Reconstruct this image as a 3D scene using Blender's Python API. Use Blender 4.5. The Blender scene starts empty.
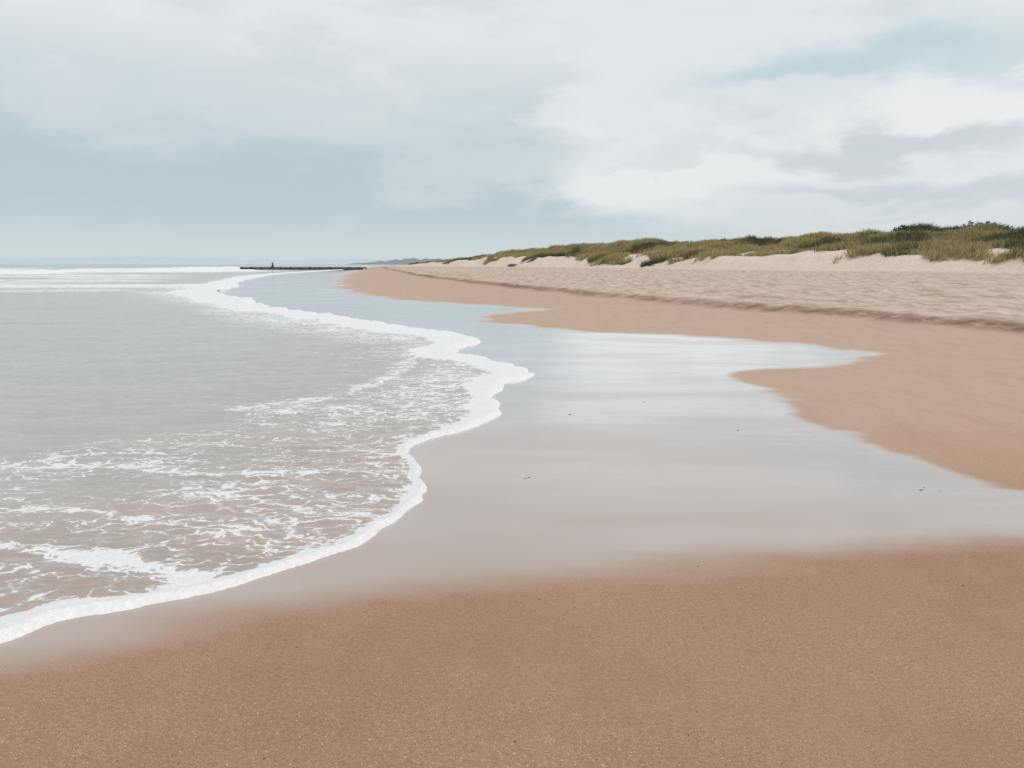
import bpy, math, numpy as np
from mathutils import Vector
rng=np.random.default_rng(7)
H=1.6
# ---------- beach outlines, metres on the ground (x right, y along the shore) ----------
EDGE=[(-2.191,3.204),(-2.043,3.396),(-1.807,3.567),(-1.534,3.717),(-1.294,3.893),(-1.046,4.143),(-.8617,4.477),(-.719,4.926),(-.6513,5.396),(-.6747,5.93),(-.7966,6.369),(-.948,6.759),(-.7438,7.242),(-.4143,7.698),(-.1833,8.439),(-.1524,9.194),(-.2275,9.93),(.04112,10.79),(.3352,11.49),(.04757,12.52),(-.5448,13.46),(-1.139,14.55),(-.7495,15.63),(-.7331,17.11),(-1.155,18.35),(-2.132,19.48),(-3.234,21.09),(-5.094,24.31),(-7.292,27.44),(-9.856,31.49),(-13.31,38.01),(-17.71,46.2),(-19.66,56.28),(-24.75,71.94),(-31.51,99.6),(-38.48,136.2),(-44.1,184.6),(-48.74,234.7)]
INNER=[(-6.082,5.787),(-4.406,6.685),(-3.787,7.157),(-3.135,7.846),(-3.034,8.738),(-2.23,9.622),(-1.786,11.08),(-1.848,13.04),(-2.334,14.55),(-3.434,15.83),(-5.284,18.09),(-7.355,20.75),(-10.41,25.78),(-15.38,34.92),(-23.19,46.2)]
WETA=[(-2.066,3.006),(-1.736,3.15),(-1.387,3.336),(-.7732,3.6),(-.06029,3.803),(.7296,4.015),(1.59,4.203),(2.969,4.426),(4.6,4.62)]
WETB=[(4.75,4.85),(3.633,5.47),(3.484,6.019),(3.321,6.648),(3.179,7.329),(3.127,8.497),(3.26,9.622),(3.248,10.52),(3.323,11.59),(4.324,12.28),(6.332,13.61),(6.431,15.07),(5.209,16.66),(3.826,18.09),(1.641,19.18),(.2121,21.09),(-1.037,24.31),(1.006,28.67),(-2.569,33.12),(-5.799,38.01),(-9.693,47.92),(-14.61,68.15),(-24.47,117.7),(-40.69,215.2)]
STA=[(-3.47,4.477),(-2.896,4.312),(-2.504,4.219),(-2.04,4.057),(-1.587,3.854)]
STB=[(-4.492,6.08),(-4.1,6.205),(-2.843,6.08),(-1.914,5.872),(-1.057,6.205)]
STC=[(-2.195,5.42),(-1.796,5.277),(-1.433,5.074)]
STF=[(-3.3,4.947),(-2.949,5.01),(-2.333,4.806)]
STG=[(-3.014,8.677),(-2.197,9.475),(-1.731,11.18),(-1.73,14.9)]

def catmull(P,n=5):
    P=np.array(P,float); Q=np.vstack([2*P[0]-P[1],P,2*P[-1]-P[-2]]); out=[]
    for i in range(1,len(Q)-2):
        p0,p1,p2,p3=Q[i-1:i+3]
        for t in np.linspace(0,1,n,endpoint=False):
            out.append(.5*((2*p1)+(-p0+p2)*t+(2*p0-5*p1+4*p2-p3)*t*t+(-p0+3*p1-3*p2+p3)*t**3))
    out.append(P[-1]); return np.array(out)
def pdist(X,Y,P):
    best=np.full(X.shape,1e18)
    for a,b in zip(P[:-1],P[1:]):
        dx,dy=b-a; L=dx*dx+dy*dy+1e-12
        t=np.clip(((X-a[0])*dx+(Y-a[1])*dy)/L,0,1)
        d=(X-a[0]-t*dx)**2+(Y-a[1]-t*dy)**2
        np.minimum(best,d,out=best)
    return np.sqrt(best)
def inside(X,Y,P):
    r=np.zeros(X.shape,bool); n=len(P)
    for i in range(n):
        x1,y1=P[i]; x2,y2=P[(i+1)%n]
        if y1==y2: continue
        c=((y1>Y)!=(y2>Y))&(X<(x2-x1)*(Y-y1)/(y2-y1)+x1)
        r^=c
    return r
def h2(ix,iy,s):
    v=(ix.astype(np.int64)*374761393+iy.astype(np.int64)*668265263+s*1442695041)&0xffffffff
    v=((v^(v>>13))*1274126177)&0xffffffff
    return ((v^(v>>16))&0xffff)/65535.0
def vnoise(x,y,s=0):
    ix=np.floor(x);iy=np.floor(y);fx=x-ix;fy=y-iy
    fx=fx*fx*(3-2*fx);fy=fy*fy*(3-2*fy)
    a=h2(ix,iy,s);b=h2(ix+1,iy,s);c=h2(ix,iy+1,s);d=h2(ix+1,iy+1,s)
    return (a+(b-a)*fx)*(1-fy)+(c+(d-c)*fx)*fy
def fbm(x,y,o=4,s=0):
    r=0;a=.5;t=0
    for i in range(o):
        r=r+a*vnoise(x,y,s+i*17);t+=a;a*=.5;x=x*2.03+11.3;y=y*2.03+5.7
    return r/t
def ss(a,b,x):
    t=np.clip((x-a)/(b-a),0,1);return t*t*(3-2*t)

edge=catmull(EDGE,6)
edge=np.vstack([[(-3000,-1500),(-60,-28),(-20,-6),(-8,0.3),(-4,1.9),(-2.6,2.75)],edge,[(-78,430),(-105,630),(-170,1200),(-420,4000),(-1000,14000)]])
sea_poly=np.vstack([edge,[(-20000,14000),(-20000,-9000)]])
inner=catmull(INNER,4)
wetA=catmull(WETA,4); wetB=catmull(WETB,4)
wet_poly=np.vstack([[(-60,-29),(-20,-7),(-8,-.2),(-4,1.6)],wetA,wetB,[(-75,430),(-200,430),(-300,100),(-300,-29)]])
wet_line=wet_poly[:-4]

# ---------- grid that is finest near the waterline in the foreground ----------
def rings():
    r=[.4]
    while r[-1]<13000:
        q=r[-1]
        if q<2: s=.05
        elif q<350: s=min(.0014*q*q,1.0)
        else: s=q*.05
        r.append(q+max(s,.005))
    return np.array(r)
R=rings()
A=np.concatenate([np.arange(-40,40,.12),np.arange(40,320,2.5)])*math.pi/180
nr,na=len(R),len(A)
RR,AA=np.meshgrid(R,A,indexing='ij')
X=(RR*np.sin(AA)).ravel();Y=(RR*np.cos(AA)).ravel()
I=np.arange(nr*na).reshape(nr,na)
a=I[:-1,:];b=I[1:,:];a2=np.roll(a,-1,1);b2=np.roll(b,-1,1)
F=np.stack([a,a2,b2,b],-1).reshape(-1,4)

de=pdist(X,Y,edge); sea=inside(X,Y,sea_poly); d=np.where(sea,de,-de)
# small irregular scallops in the swash line
d=d+(fbm(X*1.7,Y*1.7,4,401)-.5)*np.interp(np.hypot(X,Y),[2,6,20,60],[.12,.24,.8,2.0])
dw=pdist(X,Y,wet_line); iw=inside(X,Y,wet_poly); w=np.where(iw,dw,-dw)
w=w+(fbm(X*.8,Y*1.6,5,411)-.5)*np.interp(np.hypot(X,Y),[2,6,20,60],[.35,.5,1.2,3.0])
rr=np.hypot(X,Y)

def mesh_obj(name,verts,faces,attrs,mat,smooth=True):
    used=np.zeros(len(verts),bool); used[faces.ravel()]=True
    idx=np.cumsum(used)-1
    verts=verts[used]; faces=idx[faces]
    m=bpy.data.meshes.new(name)
    k=faces.shape[1]
    m.vertices.add(len(verts)); m.vertices.foreach_set('co',verts.astype(np.float32).ravel())
    m.loops.add(faces.size); m.loops.foreach_set('vertex_index',faces.astype(np.int32).ravel())
    m.polygons.add(len(faces)); m.polygons.foreach_set('loop_start',np.arange(0,faces.size,k,dtype=np.int32))
    m.update(calc_edges=True)
    for n,v in attrs.items():
        at=m.attributes.new(n,'FLOAT','POINT'); at.data.foreach_set('value',v[used].astype(np.float32))
    m.polygons.foreach_set('use_smooth',np.full(len(m.polygons),smooth))
    m.materials.append(mat)
    o=bpy.data.objects.new(name,m); bpy.context.scene.collection.objects.link(o); return o

class N:
    def __init__(s,nt): s.nt=nt; s.nt.nodes.clear()
    def n(s,t,**k):
        x=s.nt.nodes.new(t)
        for a,b in k.items(): setattr(x,a,b)
        return x
    def put(s,i,v):
        if isinstance(v,bpy.types.NodeSocket): s.nt.links.new(v,i)
        elif v is not None:
            if isinstance(v,(tuple,list)) and i.type=='RGBA' and len(v)==3: v=(*v,1)
            i.default_value=v
    def m(s,op,a,b=None,c=None,clamp=False):
        x=s.n('ShaderNodeMath',operation=op,use_clamp=clamp)
        s.put(x.inputs[0],a); s.put(x.inputs[1],b); s.put(x.inputs[2],c); return x.outputs[0]
    def mix(s,f,a,b,blend='MIX'):
        x=s.n('ShaderNodeMix',data_type='RGBA',blend_type=blend)
        s.put(x.inputs[0],f); s.put(x.inputs[6],a); s.put(x.inputs[7],b); return x.outputs[2]
    def mixf(s,f,a,b):
        x=s.n('ShaderNodeMix',data_type='FLOAT')
        s.put(x.inputs[0],f); s.put(x.inputs[2],a); s.put(x.inputs[3],b); return x.outputs[0]
    def sstep(s,v,a,b,o0=0.,o1=1.):
        x=s.n('ShaderNodeMapRange',interpolation_type='SMOOTHSTEP')
        s.put(x.inputs[0],v); s.put(x.inputs[1],a); s.put(x.inputs[2],b); s.put(x.inputs[3],o0); s.put(x.inputs[4],o1); return x.outputs[0]
    def noise(s,vec,scale,detail=4.,rough=.5,dist=0.,out=0):
        x=s.n('ShaderNodeTexNoise'); s.put(x.inputs['Vector'],vec); s.put(x.inputs['Scale'],scale)
        s.put(x.inputs['Detail'],detail); s.put(x.inputs['Roughness'],rough); s.put(x.inputs['Distortion'],dist); return x.outputs[out]
    def vm(s,op,a,b=None,sc=None):
        x=s.n('ShaderNodeVectorMath',operation=op); s.put(x.inputs[0],a); s.put(x.inputs[1],b)
        if sc is not None: s.put(x.inputs[3],sc)
        return x.outputs['Value'] if op in('DISTANCE','LENGTH','DOT_PRODUCT') else x.outputs[0]
    def mapping(s,vec,rot=(0,0,0),scale=(1,1,1)):
        x=s.n('ShaderNodeMapping'); s.put(x.inputs[0],vec); s.put(x.inputs[2],rot); s.put(x.inputs[3],scale); return x.outputs[0]
    def attr(s,n): return s.n('ShaderNodeAttribute',attribute_name=n).outputs['Fac']
    def bump(s,h,st,dist,nrm=None):
        x=s.n('ShaderNodeBump'); s.put(x.inputs['Height'],h); s.put(x.inputs['Strength'],st); s.put(x.inputs['Distance'],dist); s.put(x.inputs['Normal'],nrm); return x.outputs[0]
def newmat(n):
    m=bpy.data.materials.new(n); m.use_nodes=True; return m,N(m.node_tree)
def simple(name,col,rough=.9,var=.15,scale=3.):
    m,s=newmat(name); pos=s.n('ShaderNodeNewGeometry').outputs['Position']
    nz=s.noise(pos,scale,5.)
    c=s.mix(nz,tuple(x*(1-var) for x in col),tuple(x*(1+var) for x in col))
    p=s.n('ShaderNodeBsdfPrincipled'); s.put(p.inputs['Base Color'],c); p.inputs['Roughness'].default_value=rough
    o=s.n('ShaderNodeOutputMaterial'); s.put(o.inputs[0],p.outputs[0]); return m

# ---------- terrain heights ----------
def tideX(Y): return np.interp(Y,[-5000,0,10,17,23,34,51,90,146,210,300,430,630,1200,14000],[40,17,13.6,11,8.6,4.0,-.8,-10,-20,-32,-48,-68,-95,-160,-900])
def crestX(Y): return np.interp(Y,[-5000,0,80,105,130,165,210,240,270,330,630,14000],[300,72,52,45,39,29,13,-4,-20,-34,-60,-60])
def crestH(Y): return H+np.interp(Y,[-5000,60,80,105,130,165,210,235,252,265,280,400,14000],[3,3.0,3.1,3.1,3.4,3.7,3.8,3.4,2.2,.9,0,-.3,-.3])
def ground_z(X,Y,d,w):
    tx=tideX(Y)+(fbm(Y*.15,Y*0+3,3,5)-.5)*2.2
    cw=17+5*(fbm(X*0+2,Y*.04,2,9)-.5)
    cx=crestX(Y)+(fbm(Y*.03,Y*0,3,21)-.5)*6
    fx=cx-cw+(fbm(X*.12,Y*.09,3,31)-.5)*6
    z=np.zeros_like(X)
    land=d<0
    q=np.clip((X-(tx-7))/7,0,1); z+=.26*q*q*(land)*ss(0,2,-w)
    berm=ss(-.1,.45,X-tx+1.3*(fbm(X*.9,Y*.6,4,77)-.5))
    z+=.11*berm*land
    t=np.clip((X-tx)/np.maximum(fx-tx,3),0,1); z+=.60*t*land
    s=(X-fx)/np.maximum(cx-fx,4)
    ch=crestH(Y)-.95
    # smooth slipped-sand face below, hummocky grassy slope above
    sc=s+.30*(fbm(X*.2,Y*.12,3,37)-.5)
    prof=.58*ss(-.05,.52,sc)+.42*ss(.50,1.05,s)
    lump=(fbm(X*.07,Y*.05,3,41)-.5)*3.0+(fbm(X*.25,Y*.2,3,51)-.5)*2.0
    k=np.clip(ch/3,0,1)
    z+=np.clip(prof,0,1)*(ch+lump*k*ss(.15,.8,s))*land
    z+=ss(1.2,6,s)*(fbm(X*.03,Y*.03,3,61)-.5)*1.2*k*land
    grass=ss(.30,.44,s+1.15*(fbm(X*.16,Y*.07,4,71)-.5)+.7*(fbm(X*.5,Y*.3,3,81)-.5))*np.clip(ch/1.2,0,1)*land
    z+=(fbm(X*.5,Y*.5,3,91)-.5)*.012*ss(0,.8,-w)*land
    z+=((fbm(X*.9,Y*.9,4,95)-.5)*.20+(fbm(X*1.3+Y*.3,Y*.35,3,97)-.5)*.12)*ss(0,3,X-tx)*land*(1-ss(-.2,.2,s))
    z=np.where(d>0,-.03*np.clip(d/.4,0,1)-np.clip(d*.01,0,3),z)
    dry=ss(-.3,1.0,X-tx)*land
    tl=X-tx+.8*(fbm(X*.9,Y*.5,4,99)-.5)
    tide=(np.exp(-((tl-.05)/.42)**2)*(.45+1.0*fbm(X*.5,Y*.25,3,98))+.55*np.exp(-((tl-3.2)/.30)**2)*ss(.4,.6,fbm(X*.5,Y*.2,3,96)))*land
    dune=ss(-.5,.25,s)*np.clip(ch/1.5,0,1)*land
    return z,grass,dry,np.clip(tide,0,1),dune
Z,grass,dry,tide,dune=ground_z(X,Y,d,w)
wwid=np.interp(rr,[2,4,8,30,100],[.32,.45,.35,.8,3])
wwid=np.where((X>2.6)&(Y>4.9)&(Y<12),wwid*.5,wwid)
wet=ss(-1,1,w/wwid)
wet=np.maximum(wet,(d>-.02)*1.0)

# ---------- GROUND material ----------
gm,s=newmat('sand_ground')
pos=s.n('ShaderNodeNewGeometry').outputs['Position']
aw,ad,ag,at,adn=s.attr('wet'),s.attr('dry'),s.attr('grass'),s.attr('tide'),s.attr('dune')
big=s.noise(pos,.35,4.,.55); mid=s.noise(pos,3.,5.,.6); grain=s.noise(pos,260.,2.,.75); grain2=s.noise(pos,60.,3.,.65)
streak=s.noise(s.mapping(pos,(0,0,.15),(.35,2.2,1)),1.4,5.,.6)
shore=s.noise(s.mapping(pos,(0,0,.22),(1.7,.5,1)),1.3,7.,.75)
blot=s.noise(pos,1.6,4.,.6)
wetn=s.m('ADD',aw,s.m('MULTIPLY',s.m('SUBTRACT',streak,.5),.32))
wetm=s.sstep(wetn,.10,.95)
damp=s.mix(s.sstep(big,.3,.7),(.375,.200,.116),(.445,.250,.155))
damp=s.mix(s.sstep(blot,.35,.7,0.,.30),damp,(.49,.30,.20))
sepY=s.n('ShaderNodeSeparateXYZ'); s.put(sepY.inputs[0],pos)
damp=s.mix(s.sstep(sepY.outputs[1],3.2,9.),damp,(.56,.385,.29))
damp=s.mix(s.sstep(shore,.42,.66,0.,.35),damp,(.43,.275,.195))
upper=s.mix(s.sstep(mid,.35,.68),(.58,.44,.35),(.71,.58,.49))
upper=s.mix(s.m('MULTIPLY',s.sstep(shore,.44,.60),.85),upper,(.41,.28,.20))
upper=s.mix(adn,upper,s.mix(s.sstep(mid,.3,.6),(.62,.50,.41),(.74,.63,.54)))
col=s.mix(ad,damp,upper)
col=s.mix(s.m('MULTIPLY',at,s.sstep(mid,.30,.5)),col,(.19,.10,.06))
col=s.mix(wetm,col,(.37,.262,.205))
gcol=s.mix(s.sstep(mid,.3,.7),(.09,.10,.035),(.22,.19,.08))
col=s.mix(ag,col,gcol)
gv=s.sstep(grain,.25,.75,.66,1.30)
gv2=s.sstep(grain2,.25,.75,.86,1.13)
vv=s.m('MULTIPLY',gv,gv2); vv=s.mixf(wetm,vv,1.0)
cc=s.vm('SCALE',col,sc=vv)
spec=s.sstep(s.noise(pos,170.,0.,.5),.75,.81)
cc=s.mix(s.m('MULTIPLY',spec,s.m('SUBTRACT',1.,wetm)),cc,(.74,.62,.50))
dspec=s.sstep(s.noise(pos,130.,0.,.5),.25,.20)
cc=s.mix(s.m('MULTIPLY',s.m('MULTIPLY',dspec,.6),s.m('SUBTRACT',1.,wetm)),cc,(.12,.07,.05))
b1=s.bump(s.m('ADD',grain,s.m('MULTIPLY',grain2,1.6)),s.mixf(wetm,.65,.02),.0045)
b3=s.bump(s.m('ADD',mid,blot),s.mixf(ad,s.mixf(wetm,.25,.01),s.mixf(adn,1.,.35)),.06,b1)
p=s.n('ShaderNodeBsdfPrincipled'); s.put(p.inputs['Base Color'],cc)
s.put(p.inputs['Roughness'],s.mixf(wetm,.75,.45)); p.inputs['Specular IOR Level'].default_value=.3; s.put(p.inputs['Normal'],b3)
gl=s.n('ShaderNodeBsdfGlossy'); gl.inputs['Color'].default_value=(1,1,1,1)
wb=s.bump(s.m('ADD',streak,s.m('MULTIPLY',s.noise(s.mapping(pos,(0,0,.1),(.5,2.,1)),9.,3.,.6),.22)),.18,.012)
s.put(gl.inputs['Normal'],wb)
patch=s.noise(s.mapping(pos,(0,0,.1),(.4,1.2,1)),.8,4.,.6)
s.put(gl.inputs['Roughness'],s.m('ADD',s.sstep(aw,.4,1.,.33,.05),s.sstep(patch,.4,.65,0.,.10)))
fr=s.n('ShaderNodeFresnel'); fr.inputs[0].default_value=1.6; s.put(fr.inputs[1],wb)
fmul=s.m('MULTIPLY',fr.outputs[0],s.sstep(patch,.35,.65,1.85,1.4))
fmul=s.m('MINIMUM',fmul,s.sstep(patch,.35,.65,.92,.78))
mx=s.n('ShaderNodeMixShader'); s.put(mx.inputs[0],s.m('MULTIPLY',fmul,wetm,clamp=True)); s.put(mx.inputs[1],p.outputs[0]); s.put(mx.inputs[2],gl.outputs[0])
o=s.n('ShaderNodeOutputMaterial'); s.put(o.inputs[0],mx.outputs[0])
mesh_obj('beach_ground',np.stack([X,Y,Z],1),F,{'wet':wet,'dry':dry,'grass':grass,'tide':tide,'dune':dune},gm)

# ---------- WATER ----------
din=pdist(X,Y,inner)
kk=int(np.argmin(np.hypot(edge[:,0]+17.71,edge[:,1]-46.2)))+1
ip=np.vstack([inner[::-1],[(-300,2)],[(-300,-40)],edge[1:kk]])
inl=inside(X,Y,ip); e=np.where(inl,din,-din)
keep=d>-.12
rim=np.interp(Y,[1.5,3,4,5,7,9,12,20,40,60,200],[.18,.17,.13,.09,.12,.32,.70,1.4,2.4,2.8,3])
rim=rim*(.5+1.0*fbm(X/np.maximum(rim,.05)*.5,Y/np.maximum(rim,.05)*.5,3,101))
foam=1.08*(1-ss(.65,1.25,d/rim))
lw=np.interp(Y,[2,5,10,25],[.15,.35,.8,2.5])
lace=ss(-.5,1,e/lw)*(.06+.44*fbm(X*.8+Y*.3,Y*1.3,4,111)+.16*ss(6,10,Y)+.12*ss(13,20,Y))
# denser foam just behind the rim
lace=np.maximum(lace,(.50+.25*(fbm(X*1.5,Y*1.5,3,113)-.5))*np.exp(-np.clip(d,0,99)/np.interp(rr,[3,6,10,40],[.35,.7,1.8,4])))
def streakline(P,wd,amt):
    q=pdist(X,Y,catmull(P,4))+(fbm(X*2.2,Y*2.2,3,117)-.5)*wd*1.5; return amt*np.exp(-(q/wd)**2)
lace=np.maximum(lace,streakline(STA,.12,.88))
lace=np.maximum(lace,streakline(STB,.13,.56))
lace=np.maximum(lace,streakline(STC,.05,.68))
lace=np.maximum(lace,streakline(STF,.06,.58))
lace=np.maximum(lace,streakline(STG,.25,.60))
foam=np.maximum(foam,lace)
ridge=np.zeros_like(X)
def surf(P,wd,hh,amt,seed,back=2.4,lo=.15):
    global ridge,foam
    q=pdist(X,Y,catmull(P,5))+(fbm(X*.12,Y*.12,3,seed+9)-.5)*wd*1.2; m=np.clip(-.15+2.1*fbm(X*.045,Y*.03,3,seed),lo,1.6)
    ridge=np.maximum(ridge,hh*m*(.8+.4*fbm(X*.6,Y*.6,2,seed+3))*np.exp(-(q/wd)**2)); foam=np.maximum(foam,amt*np.clip(m*1.1,0,1)*np.exp(-(q/(wd*back))**2))
surf([(-260,143),(-160,152),(-105,160),(-75,168),(-58,180)],3.0,.50,1.1,201,3.5,.5)
surf([(-300,205),(-200,218),(-120,225),(-80,236)],3.4,.60,1.1,202,3.5)
surf([(-200,88),(-120,93),(-75,97),(-50,104)],2.0,.42,1.05,203,3.,.5)
surf([(-170,118),(-120,126),(-75,130)],2.2,.42,1.05,213,3.,.4)
surf([(-150,62),(-70,65),(-45,68),(-34,74)],1.5,.26,1.0,204,2.4,.45)
surf([(-60,60.5),(-40,58),(-30,57),(-21,55),(-16,44),(-10.5,33)],1.4,.14,.9,205)
surf([(-80,45),(-40,44.5),(-31,45),(-24,47.5)],.9,.18,.98,206,2.2,.6)
surf([(-60,54),(-38,52),(-28,52.5)],.8,.12,.85,209,2.,.5)
surf([(-500,300),(-300,310),(-130,322)],4,.5,.9,207,4.)
# foam trails between the breakers
tr=ss(2,14,d)*ss(44,56,Y)*np.clip(1.1-rr/450,0,1)*ss(.42,.58,fbm(X*.05,Y*.20,5,221))*.82
foam=np.maximum(foam,tr)
land_t=.012+.010*(1-np.exp(-np.clip(d,0,5)/.5))
rimh=np.interp(rr,[2,6,15,60],[.026,.028,.05,.12])
rimw=np.clip(rim*.6,.04,1)
prof=np.where(d>0,np.sqrt(np.clip(d/(rimw*.35),0,1))*np.exp(-np.clip(d-rimw*.35,0,9)/(rimw*.8)),0)
lumps=.6+.8*fbm(X*14,Y*14,3,121)
far=ss(20,120,d+0)
swell=(fbm(X*.10,Y*.22,3,131)-.5)*.40*far+(fbm(X*.30,Y*.9,3,141)-.5)*.17*ss(2.5,25,d)
WZ=np.where(d>0,land_t*np.clip(d/.03,0,1)+prof*rimh*lumps,d*.5)+ridge+swell*(rr<900)
WZ+=np.where(d>0,(fbm(X*2.2,Y*4,3,151)-.5)*.020*np.clip(d/.6,0,1),0)
wm,s=newmat('sea_water')
pos=s.n('ShaderNodeNewGeometry').outputs['Position']
ad,af=s.attr('d'),s.attr('foam')
warp=s.vm('SCALE',s.vm('SUBTRACT',s.noise(pos,2.2,4.,.6,out=1),(.5,.5,.5)),sc=.6)
pw=s.vm('ADD',pos,warp)
pst=s.mapping(pw,(0,0,.35),(.85,2.1,1))
def vor(vec,scale):
    x=s.n('ShaderNodeTexVoronoi',feature='DISTANCE_TO_EDGE'); s.put(x.inputs['Vector'],vec); s.put(x.inputs['Scale'],scale); return x.outputs[0]
v1=vor(pst,4.0); v2=vor(pst,11.)
l1=s.sstep(v1,0.,.20,1.,0.); l2=s.sstep(v2,0.,.24,1.,0.)
net=s.m('ADD',s.m('MULTIPLY',l1,.52),s.m('MULTIPLY',l2,.30))
clump=s.noise(s.mapping(pos,(0,0,.35),(.6,1.9,1)),2.2,6.,.62,.4)
net=s.m('ADD',net,s.m('MULTIPLY',s.m('SUBTRACT',clump,.5),1.5))
fine=s.noise(pos,45.,4.,.7)
net=s.m('ADD',net,s.m('MULTIPLY',s.m('SUBTRACT',fine,.5),.40))
val=s.m('ADD',net,s.m('MULTIPLY',af,s.sstep(af,.75,1.,1.25,1.5)))
fmask=s.sstep(val,.98,1.18)
fmask=s.m('MULTIPLY',fmask,s.sstep(af,.03,.2))
film=s.m('MULTIPLY',s.sstep(val,.45,1.1),s.sstep(af,.05,.4))
base=s.mix(s.sstep(ad,.1,4.),(.43,.315,.255),(.45,.415,.38))
base=s.mix(s.sstep(ad,4.,40.),base,(.40,.44,.435))
base=s.mix(s.m('MULTIPLY',film,.35),base,(.75,.73,.71))
r1=s.noise(s.mapping(pos,(0,0,.2),(.45,2.0,1)),3.2,5.,.58); r2=s.noise(s.mapping(pos,(0,0,-.1),(.8,1.6,1)),16.,3.,.6); r3=s.noise(s.mapping(pos,(0,0,.1),(.35,1.6,1)),.7,4.,.6)
# darker colour in the low parts of the broad ripples
base=s.mix(s.sstep(r3,.35,.65,.35,0.),base,(.30,.29,.27))
wb=s.bump(s.m('ADD',r1,s.m('MULTIPLY',r2,.16)),.55,.065); wb=s.bump(r3,s.sstep(ad,1.,25.,.2,1.),.22,wb)
df=s.n('ShaderNodeBsdfDiffuse'); s.put(df.inputs[0],base); s.put(df.inputs['Normal'],wb)
gl=s.n('ShaderNodeBsdfGlossy'); gl.inputs['Color'].default_value=(1,1,1,1); gl.inputs['Roughness'].default_value=.06; s.put(gl.inputs['Normal'],wb)
fr=s.n('ShaderNodeFresnel'); fr.inputs[0].default_value=1.40; s.put(fr.inputs[1],wb)
m1=s.n('ShaderNodeMixShader'); s.put(m1.inputs[0],fr.outputs[0]); s.put(m1.inputs[1],df.outputs[0]); s.put(m1.inputs[2],gl.outputs[0])
fo=s.n('ShaderNodeBsdfPrincipled'); s.put(fo.inputs['Base Color'],s.mix(s.sstep(fine,.3,.7),(.80,.80,.80),(.92,.92,.92))); fo.inputs['Roughness'].default_value=.6
s.put(fo.inputs['Normal'],s.bump(s.m('ADD',fine,s.m('MULTIPLY',val,.6)),.5,.015))
m2=s.n('ShaderNodeMixShader'); s.put(m2.inputs[0],fmask); s.put(m2.inputs[1],m1.outputs[0]); s.put(m2.inputs[2],fo.outputs[0])
o=s.n('ShaderNodeOutputMaterial'); s.put(o.inputs[0],m2.outputs[0])
FW=F[keep[F].any(1)]
mesh_obj('sea_water',np.stack([X,Y,WZ],1),FW,{'d':d,'foam':foam},wm)

# ---------- marram grass ----------
def land_eval(gx,gy):
    return ground_z(gx,gy,np.full(gx.shape,-50.),np.full(gx.shape,-50.))
n=190000
gy=rng.uniform(45,300,n); gx=crestX(gy)+rng.uniform(-20,44,n)
z,gr,_,_,_=land_eval(gx,gy)
pr=gr*(.12+1.25*(fbm(gx*.4,gy*.4,3,301)))*np.where(gx-crestX(gy)>12,.45,1)
k=(rng.random(n)<pr)&(gr>.12)
gx,gy,z=gx[k],gy[k],z[k]; nc=len(gx)
B=7
cx=np.repeat(gx,B);cy=np.repeat(gy,B);cz=np.repeat(z,B); m=len(cx)
hgt=(.2+1.1*fbm(cx*.35,cy*.35,3,311)**1.3)*rng.uniform(.6,1.3,m)
ang=rng.uniform(0,2*math.pi,m); lean=rng.uniform(.1,.8,m)
ox=cx+rng.normal(0,.18,m); oy=cy+rng.normal(0,.18,m)
wd=rng.uniform(.03,.075,m); wa=rng.uniform(0,math.pi,m)
bx=np.cos(wa)*wd;by=np.sin(wa)*wd
tx=ox+np.cos(ang)*lean*hgt+.12*hgt; ty=oy+np.sin(ang)*lean*hgt
V=np.empty((m,3,3))
V[:,0]=np.stack([ox-bx,oy-by,cz-.08],1);V[:,1]=np.stack([ox+bx,oy+by,cz-.08],1);V[:,2]=np.stack([tx,ty,cz+hgt],1)
tone=np.clip(.58+3.0*(fbm(cx*.14,cy*.09,4,321)-.5)+rng.normal(0,.12,m),0,1)
tip=np.tile([0,0,1.],m)
mg,s=newmat('marram_grass')
t=s.attr('tone');tp=s.attr('tip')
c=s.mix(s.sstep(t,.25,.8),(.050,.070,.024),(.37,.30,.125)); c=s.mix(s.m('MULTIPLY',tp,s.sstep(t,.2,.8,.15,.6)),c,(.50,.42,.22))
p=s.n('ShaderNodeBsdfPrincipled'); s.put(p.inputs['Base Color'],c); p.inputs['Roughness'].default_value=.8
o=s.n('ShaderNodeOutputMaterial'); s.put(o.inputs[0],p.outputs[0])
mesh_obj('marram_grass',V.reshape(-1,3),np.arange(m*3).reshape(-1,3),{'tone':np.repeat(tone,3),'tip':tip},mg,False)

# ---------- scrub behind the crest ----------
ns=110
sy=rng.uniform(70,180,ns); sx=crestX(sy)+rng.uniform(4,24,ns)
z,_,_,_,_=land_eval(sx,sy)
L=420
rad=np.repeat(rng.uniform(.6,1.3,ns),L); m=ns*L
th=rng.uniform(0,2*math.pi,m);ph=np.arccos(rng.uniform(-.1,1,m)); q=rng.uniform(.5,1.05,m)
lx=np.repeat(sx,L)+rad*2.0*q*np.sin(ph)*np.cos(th);ly=np.repeat(sy,L)+rad*2.0*q*np.sin(ph)*np.sin(th);lz=np.repeat(z,L)+rad*.8*q*np.cos(ph)*(0.7+.6*vnoise(lx*1.5,ly*1.5,5))
c0=np.stack([lx,ly,lz],1); V=c0[:,None,:]+rng.normal(0,.13,(m,3,3))
ms=simple('scrub_leaf',(.055,.080,.030),.8,.5,2.)
mesh_obj('scrub_bushes',V.reshape(-1,3),np.arange(m*3).reshape(-1,3),{},ms,False)

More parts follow.
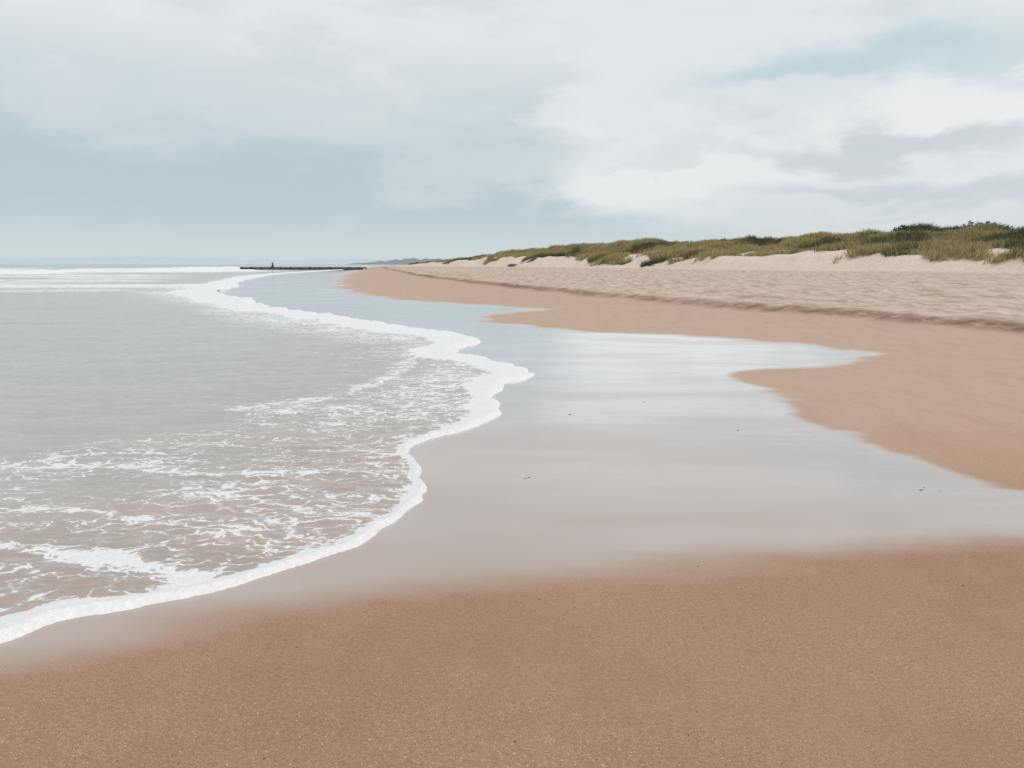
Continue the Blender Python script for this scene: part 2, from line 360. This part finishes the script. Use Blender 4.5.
# ---------- pebbles and shell bits ----------
n=2600
r_=1.9*np.exp(rng.uniform(0,1,n)*2.2); a_=rng.uniform(-38,38,n)*math.pi/180
px_,py_=r_*np.sin(a_),r_*np.cos(a_)
dd=np.where(inside(px_,py_,sea_poly),1,-1)*pdist(px_,py_,edge)
ww=np.where(inside(px_,py_,wet_poly),1,-1)*pdist(px_,py_,wet_line)
k=(dd<-.2)&((ww<.0)|(rng.random(n)<.03)); px_,py_,dd,ww=px_[k],py_[k],dd[k],ww[k]; n=len(px_)
sz=rng.uniform(.0010,.0026,n)*(1+1.2*(rng.random(n)<.04))
# a few bigger bits of weed and shell lying on the wet sand
ex=np.array([(.10,5.83),(.13,5.86),(2.93,5.52),(3.05,5.50),(2.98,5.58),(1.55,9.2),(2.2,7.6),(.62,8.4),(3.9,5.62)])
px_=np.concatenate([px_,ex[:,0]]);py_=np.concatenate([py_,ex[:,1]]);sz=np.concatenate([sz,rng.uniform(.005,.011,len(ex))])
dd=np.concatenate([dd,np.full(len(ex),-1.)]);ww=np.concatenate([ww,np.full(len(ex),.5)]); n=len(px_)
tone=(rng.random(n)<.6)*1.0; tone[-len(ex):]=0
pz,_,_,_,_=ground_z(px_,py_,dd,ww)
octv=np.array([(1,0,0),(0,1,0),(-1,0,0),(0,-1,0),(0,0,1),(0,0,-1),(.75,.75,.3),(-.75,.75,.3),(-.75,-.75,.3),(.75,-.75,.3)],float)
of=np.array([(4,0,6),(4,6,1),(4,1,7),(4,7,2),(4,2,8),(4,8,3),(4,3,9),(4,9,0),(5,6,0),(5,1,6),(5,7,1),(5,2,7),(5,8,2),(5,3,8),(5,9,3),(5,0,9)])
V=octv[None]*(sz[:,None,None])*rng.uniform(.6,1.2,(n,10,3)); V[:,:,2]*=.5
V[-len(ex):,:,0]*=2.0; V[-len(ex):,:,2]*=.6
V+=np.stack([px_,py_,pz+sz*.2],1)[:,None,:]
FF=(of[None]+(np.arange(n)*10)[:,None,None]).reshape(-1,3)
mp,s=newmat('pebble'); t=s.attr('tone')
c=s.mix(s.sstep(t,.45,.55),(.15,.105,.08),(.66,.55,.46))
p=s.n('ShaderNodeBsdfPrincipled'); s.put(p.inputs['Base Color'],c); p.inputs['Roughness'].default_value=.6
o=s.n('ShaderNodeOutputMaterial'); s.put(o.inputs[0],p.outputs[0])
mesh_obj('pebbles',V.reshape(-1,3),FF,{'tone':np.repeat(tone,10)},mp)

# ---------- pier ----------
import bmesh
pier=bpy.data.objects.new('pier',None); bpy.context.scene.collection.objects.link(pier)
dark=simple('pier_timber',(.07,.06,.055)); stone=simple('pier_stone',(.12,.105,.095))
def box(bm,c,sx,sy,sz):
    r=bmesh.ops.create_cube(bm,size=1)
    for v in r['verts']: v.co=Vector((v.co.x*sx+c[0],v.co.y*sy+c[1],v.co.z*sz+c[2]))
def part(name,fn,mat,parent):
    bm=bmesh.new(); fn(bm); me=bpy.data.meshes.new(name); bm.to_mesh(me); bm.free(); me.materials.append(mat)
    ob=bpy.data.objects.new(name,me); bpy.context.scene.collection.objects.link(ob); ob.parent=parent; return ob
x0,x1,yp=-78,-42,232
part('deck',lambda bm:box(bm,((x0+x1)/2,yp,.50),x1-x0,3,.40),dark,pier)
def wall(bm):
    for i in range(8):
        box(bm,(x0+2+i*4.4,yp,-.12),3.9,2.6+.3*(i%3),.80)
part('rubble_wall',wall,stone,pier)
def posts(bm):
    for i in range(13):
        box(bm,(x0+.6+i*2.8,yp-1.68,.25),.26,.26,1.1+.2*(i%2))
part('timber_piles',posts,dark,pier)
def beacon(bm):
    bmesh.ops.create_cone(bm,cap_ends=True,segments=12,radius1=.40,radius2=.18,depth=1.0)
    for v in bm.verts: v.co+=Vector((x0+9,yp,1.19))
    r=bmesh.ops.create_cone(bm,cap_ends=True,segments=12,radius1=.30,radius2=.08,depth=.45)
    for v in r['verts']: v.co+=Vector((x0+9,yp,1.90))
part('beacon',beacon,dark,pier)

# ---------- distant hills, aerial haze painted into their bluish base colours ----------
def hills(name,y0,xs,hs,depth,col,seed,rough):
    nx=260;ny=10
    xx=np.linspace(xs[0],xs[-1],nx); hh=np.interp(xx,xs,hs)
    hh=hh*(1+rough*(fbm(xx/ (xs[-1]-xs[0])*30,xx*0,4,seed)-.5)); hh[0]=hh[-1]=-2
    t=np.linspace(0,1,ny)
    XX,TT=np.meshgrid(xx,t); ZZ=np.interp(TT,[0,.3,.6,1],[0,.7,1,.4])*hh[None]-1
    YY=y0+TT*depth
    I=np.arange(nx*ny).reshape(ny,nx)
    f=np.stack([I[:-1,:-1],I[:-1,1:],I[1:,1:],I[1:,:-1]],-1).reshape(-1,4)
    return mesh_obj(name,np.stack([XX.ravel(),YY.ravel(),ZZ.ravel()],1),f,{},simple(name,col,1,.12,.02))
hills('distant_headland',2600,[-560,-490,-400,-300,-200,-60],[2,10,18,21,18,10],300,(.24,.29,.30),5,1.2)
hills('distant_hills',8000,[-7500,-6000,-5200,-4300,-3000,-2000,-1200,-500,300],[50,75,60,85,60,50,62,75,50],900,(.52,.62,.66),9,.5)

# ---------- world ----------
world=bpy.data.worlds.new('World'); bpy.context.scene.world=world; world.use_nodes=True
s=N(world.node_tree)
sun_el,sun_az=math.radians(48),math.radians(130)
sky=s.n('ShaderNodeTexSky',sky_type='NISHITA'); sky.sun_disc=False; sky.sun_elevation=sun_el; sky.sun_rotation=sun_az
dirv=s.n('ShaderNodeTexCoord').outputs['Generated']
sp=s.n('ShaderNodeSeparateXYZ'); s.put(sp.inputs[0],dirv)
az=s.m('ARCTAN2',sp.outputs[0],sp.outputs[1]); el=s.m('ARCSINE',sp.outputs[2])
zc=s.m('ADD',s.m('MAXIMUM',sp.outputs[2],0.),.12)
cv=s.n('ShaderNodeCombineXYZ'); s.put(cv.inputs[0],s.m('DIVIDE',sp.outputs[0],zc)); s.put(cv.inputs[1],s.m('DIVIDE',sp.outputs[1],zc))
cp=cv.outputs[0]
n1=s.noise(cp,.6,6.,.55,.3)
n3=s.noise(s.mapping(dirv,(0,0,0),(1,1,2.2)),6.,8.,.58,.15)
n4=s.noise(s.mapping(dirv,(0,.12,0),(1,1,3.5)),3.5,6.,.58,.3)
wn1=s.m('SUBTRACT',n1,.5); wn3=s.m('SUBTRACT',n3,.5); wn4=s.m('SUBTRACT',n4,.5)
def blob(a0,e0,sa,se,warpA=.25,warpE=.10):
    da=s.m('DIVIDE',s.m('ADD',s.m('SUBTRACT',az,a0),s.m('MULTIPLY',wn3,warpA)),sa)
    dd=s.m('DIVIDE',s.m('ADD',s.m('SUBTRACT',el,e0),s.m('MULTIPLY',wn3,warpE)),se)
    r=s.m('ADD',s.m('MULTIPLY',da,da),s.m('MULTIPLY',dd,dd))
    return s.m('EXPONENT',s.m('MULTIPLY',r,-1.))
def hblob(a0,e0,sa,se,wA=.3,wE=.12,lo=.12,hi=.80):
    return s.sstep(blob(a0,e0,sa,se,wA,wE),lo,hi)
elw=s.m('ADD',el,s.m('ADD',s.m('MULTIPLY',wn1,.10),s.m('MULTIPLY',wn4,.12)))
topm=s.sstep(elw,.11,.28)
rightm=s.m('MULTIPLY',s.sstep(s.m('ADD',az,s.m('ADD',s.m('MULTIPLY',wn3,.40),s.m('MULTIPLY',el,.3))),.02,.18),s.sstep(elw,.01,.09))
white=s.m('MAXIMUM',topm,rightm)
K=10.
def C(r,g_,b): 
    f=lambda c:((c/255+.055)/1.055)**2.4*K
    return (f(r),f(g_),f(b),1)
base=s.mix(s.sstep(el,.0,.07),C(209,219,223),C(187,204,211))
base=s.mix(s.sstep(wn4,-.02,.12,0.,.4),base,C(200,213,219))
colr=s.mix(s.m('MULTIPLY',white,.95),base,C(232,235,236))
colr=s.mix(s.m('MULTIPLY',s.sstep(wn4,-.04,.12),s.m('MULTIPLY',.6,s.sstep(el,.0,.06))),colr,C(209,217,221))
colr=s.mix(s.m('MULTIPLY',s.sstep(wn3,.02,.16),s.m('MULTIPLY',.35,white)),colr,C(241,242,242))
colr=s.mix(s.m('MULTIPLY',hblob(.38,.205,.17,.033,.3,.12,.05,.85),.85),colr,C(190,212,220))
colr=s.mix(s.m('MULTIPLY',blob(.60,.22,.10,.03),.6),colr,C(188,210,218))
colr=s.mix(s.m('MULTIPLY',hblob(.50,.165,.15,.035,.34,.14,.1,.7),.9),colr,C(240,241,241))
colr=s.mix(s.m('MULTIPLY',hblob(.30,.185,.10,.018,.34,.14,.1,.8),.6),colr,C(234,236,236))
colr=s.mix(s.m('MULTIPLY',hblob(.21,.095,.19,.045,.34,.14),.85),colr,C(236,239,240))
colr=s.mix(s.m('MULTIPLY',hblob(.42,.120,.14,.020,.34,.14,.08,.85),.8),colr,C(202,209,213))
colr=s.mix(s.m('MULTIPLY',hblob(.22,.125,.10,.012,.34,.14,.1,.8),.5),colr,C(210,216,219))
colr=s.mix(s.m('MULTIPLY',hblob(.50,.070,.3,.022),.8),colr,C(199,209,214))
colr=s.mix(s.m('MULTIPLY',hblob(.36,.062,.14,.010),.6),colr,C(227,231,233))
final=s.mix(.95,sky.outputs[0],colr)
bg=s.n('ShaderNodeBackground'); s.put(bg.inputs[0],final); bg.inputs[1].default_value=.1
o=s.n('ShaderNodeOutputWorld'); s.put(o.inputs[0],bg.outputs[0])

# ---------- sun ----------
sl=bpy.data.lights.new('sun','SUN'); sl.energy=1.1; sl.angle=math.radians(14); sl.color=(1,.95,.88)
so=bpy.data.objects.new('sun',sl); bpy.context.scene.collection.objects.link(so)
dv=Vector((math.sin(sun_az)*math.cos(sun_el),math.cos(sun_az)*math.cos(sun_el),math.sin(sun_el)))
so.rotation_euler=dv.to_track_quat('Z','Y').to_euler()

# ---------- camera ----------
cam=bpy.data.cameras.new('camera'); cam.sensor_width=36; cam.lens=796*36/1024; cam.clip_end=30000; cam.clip_start=.05
co=bpy.data.objects.new('camera',cam); bpy.context.scene.collection.objects.link(co)
co.location=(0,0,H); co.rotation_euler=(math.radians(90-8.57),0,0)
bpy.context.scene.camera=co
bpy.context.scene.view_settings.view_transform='Standard'; bpy.context.scene.view_settings.look='None'; bpy.context.scene.view_settings.exposure=0
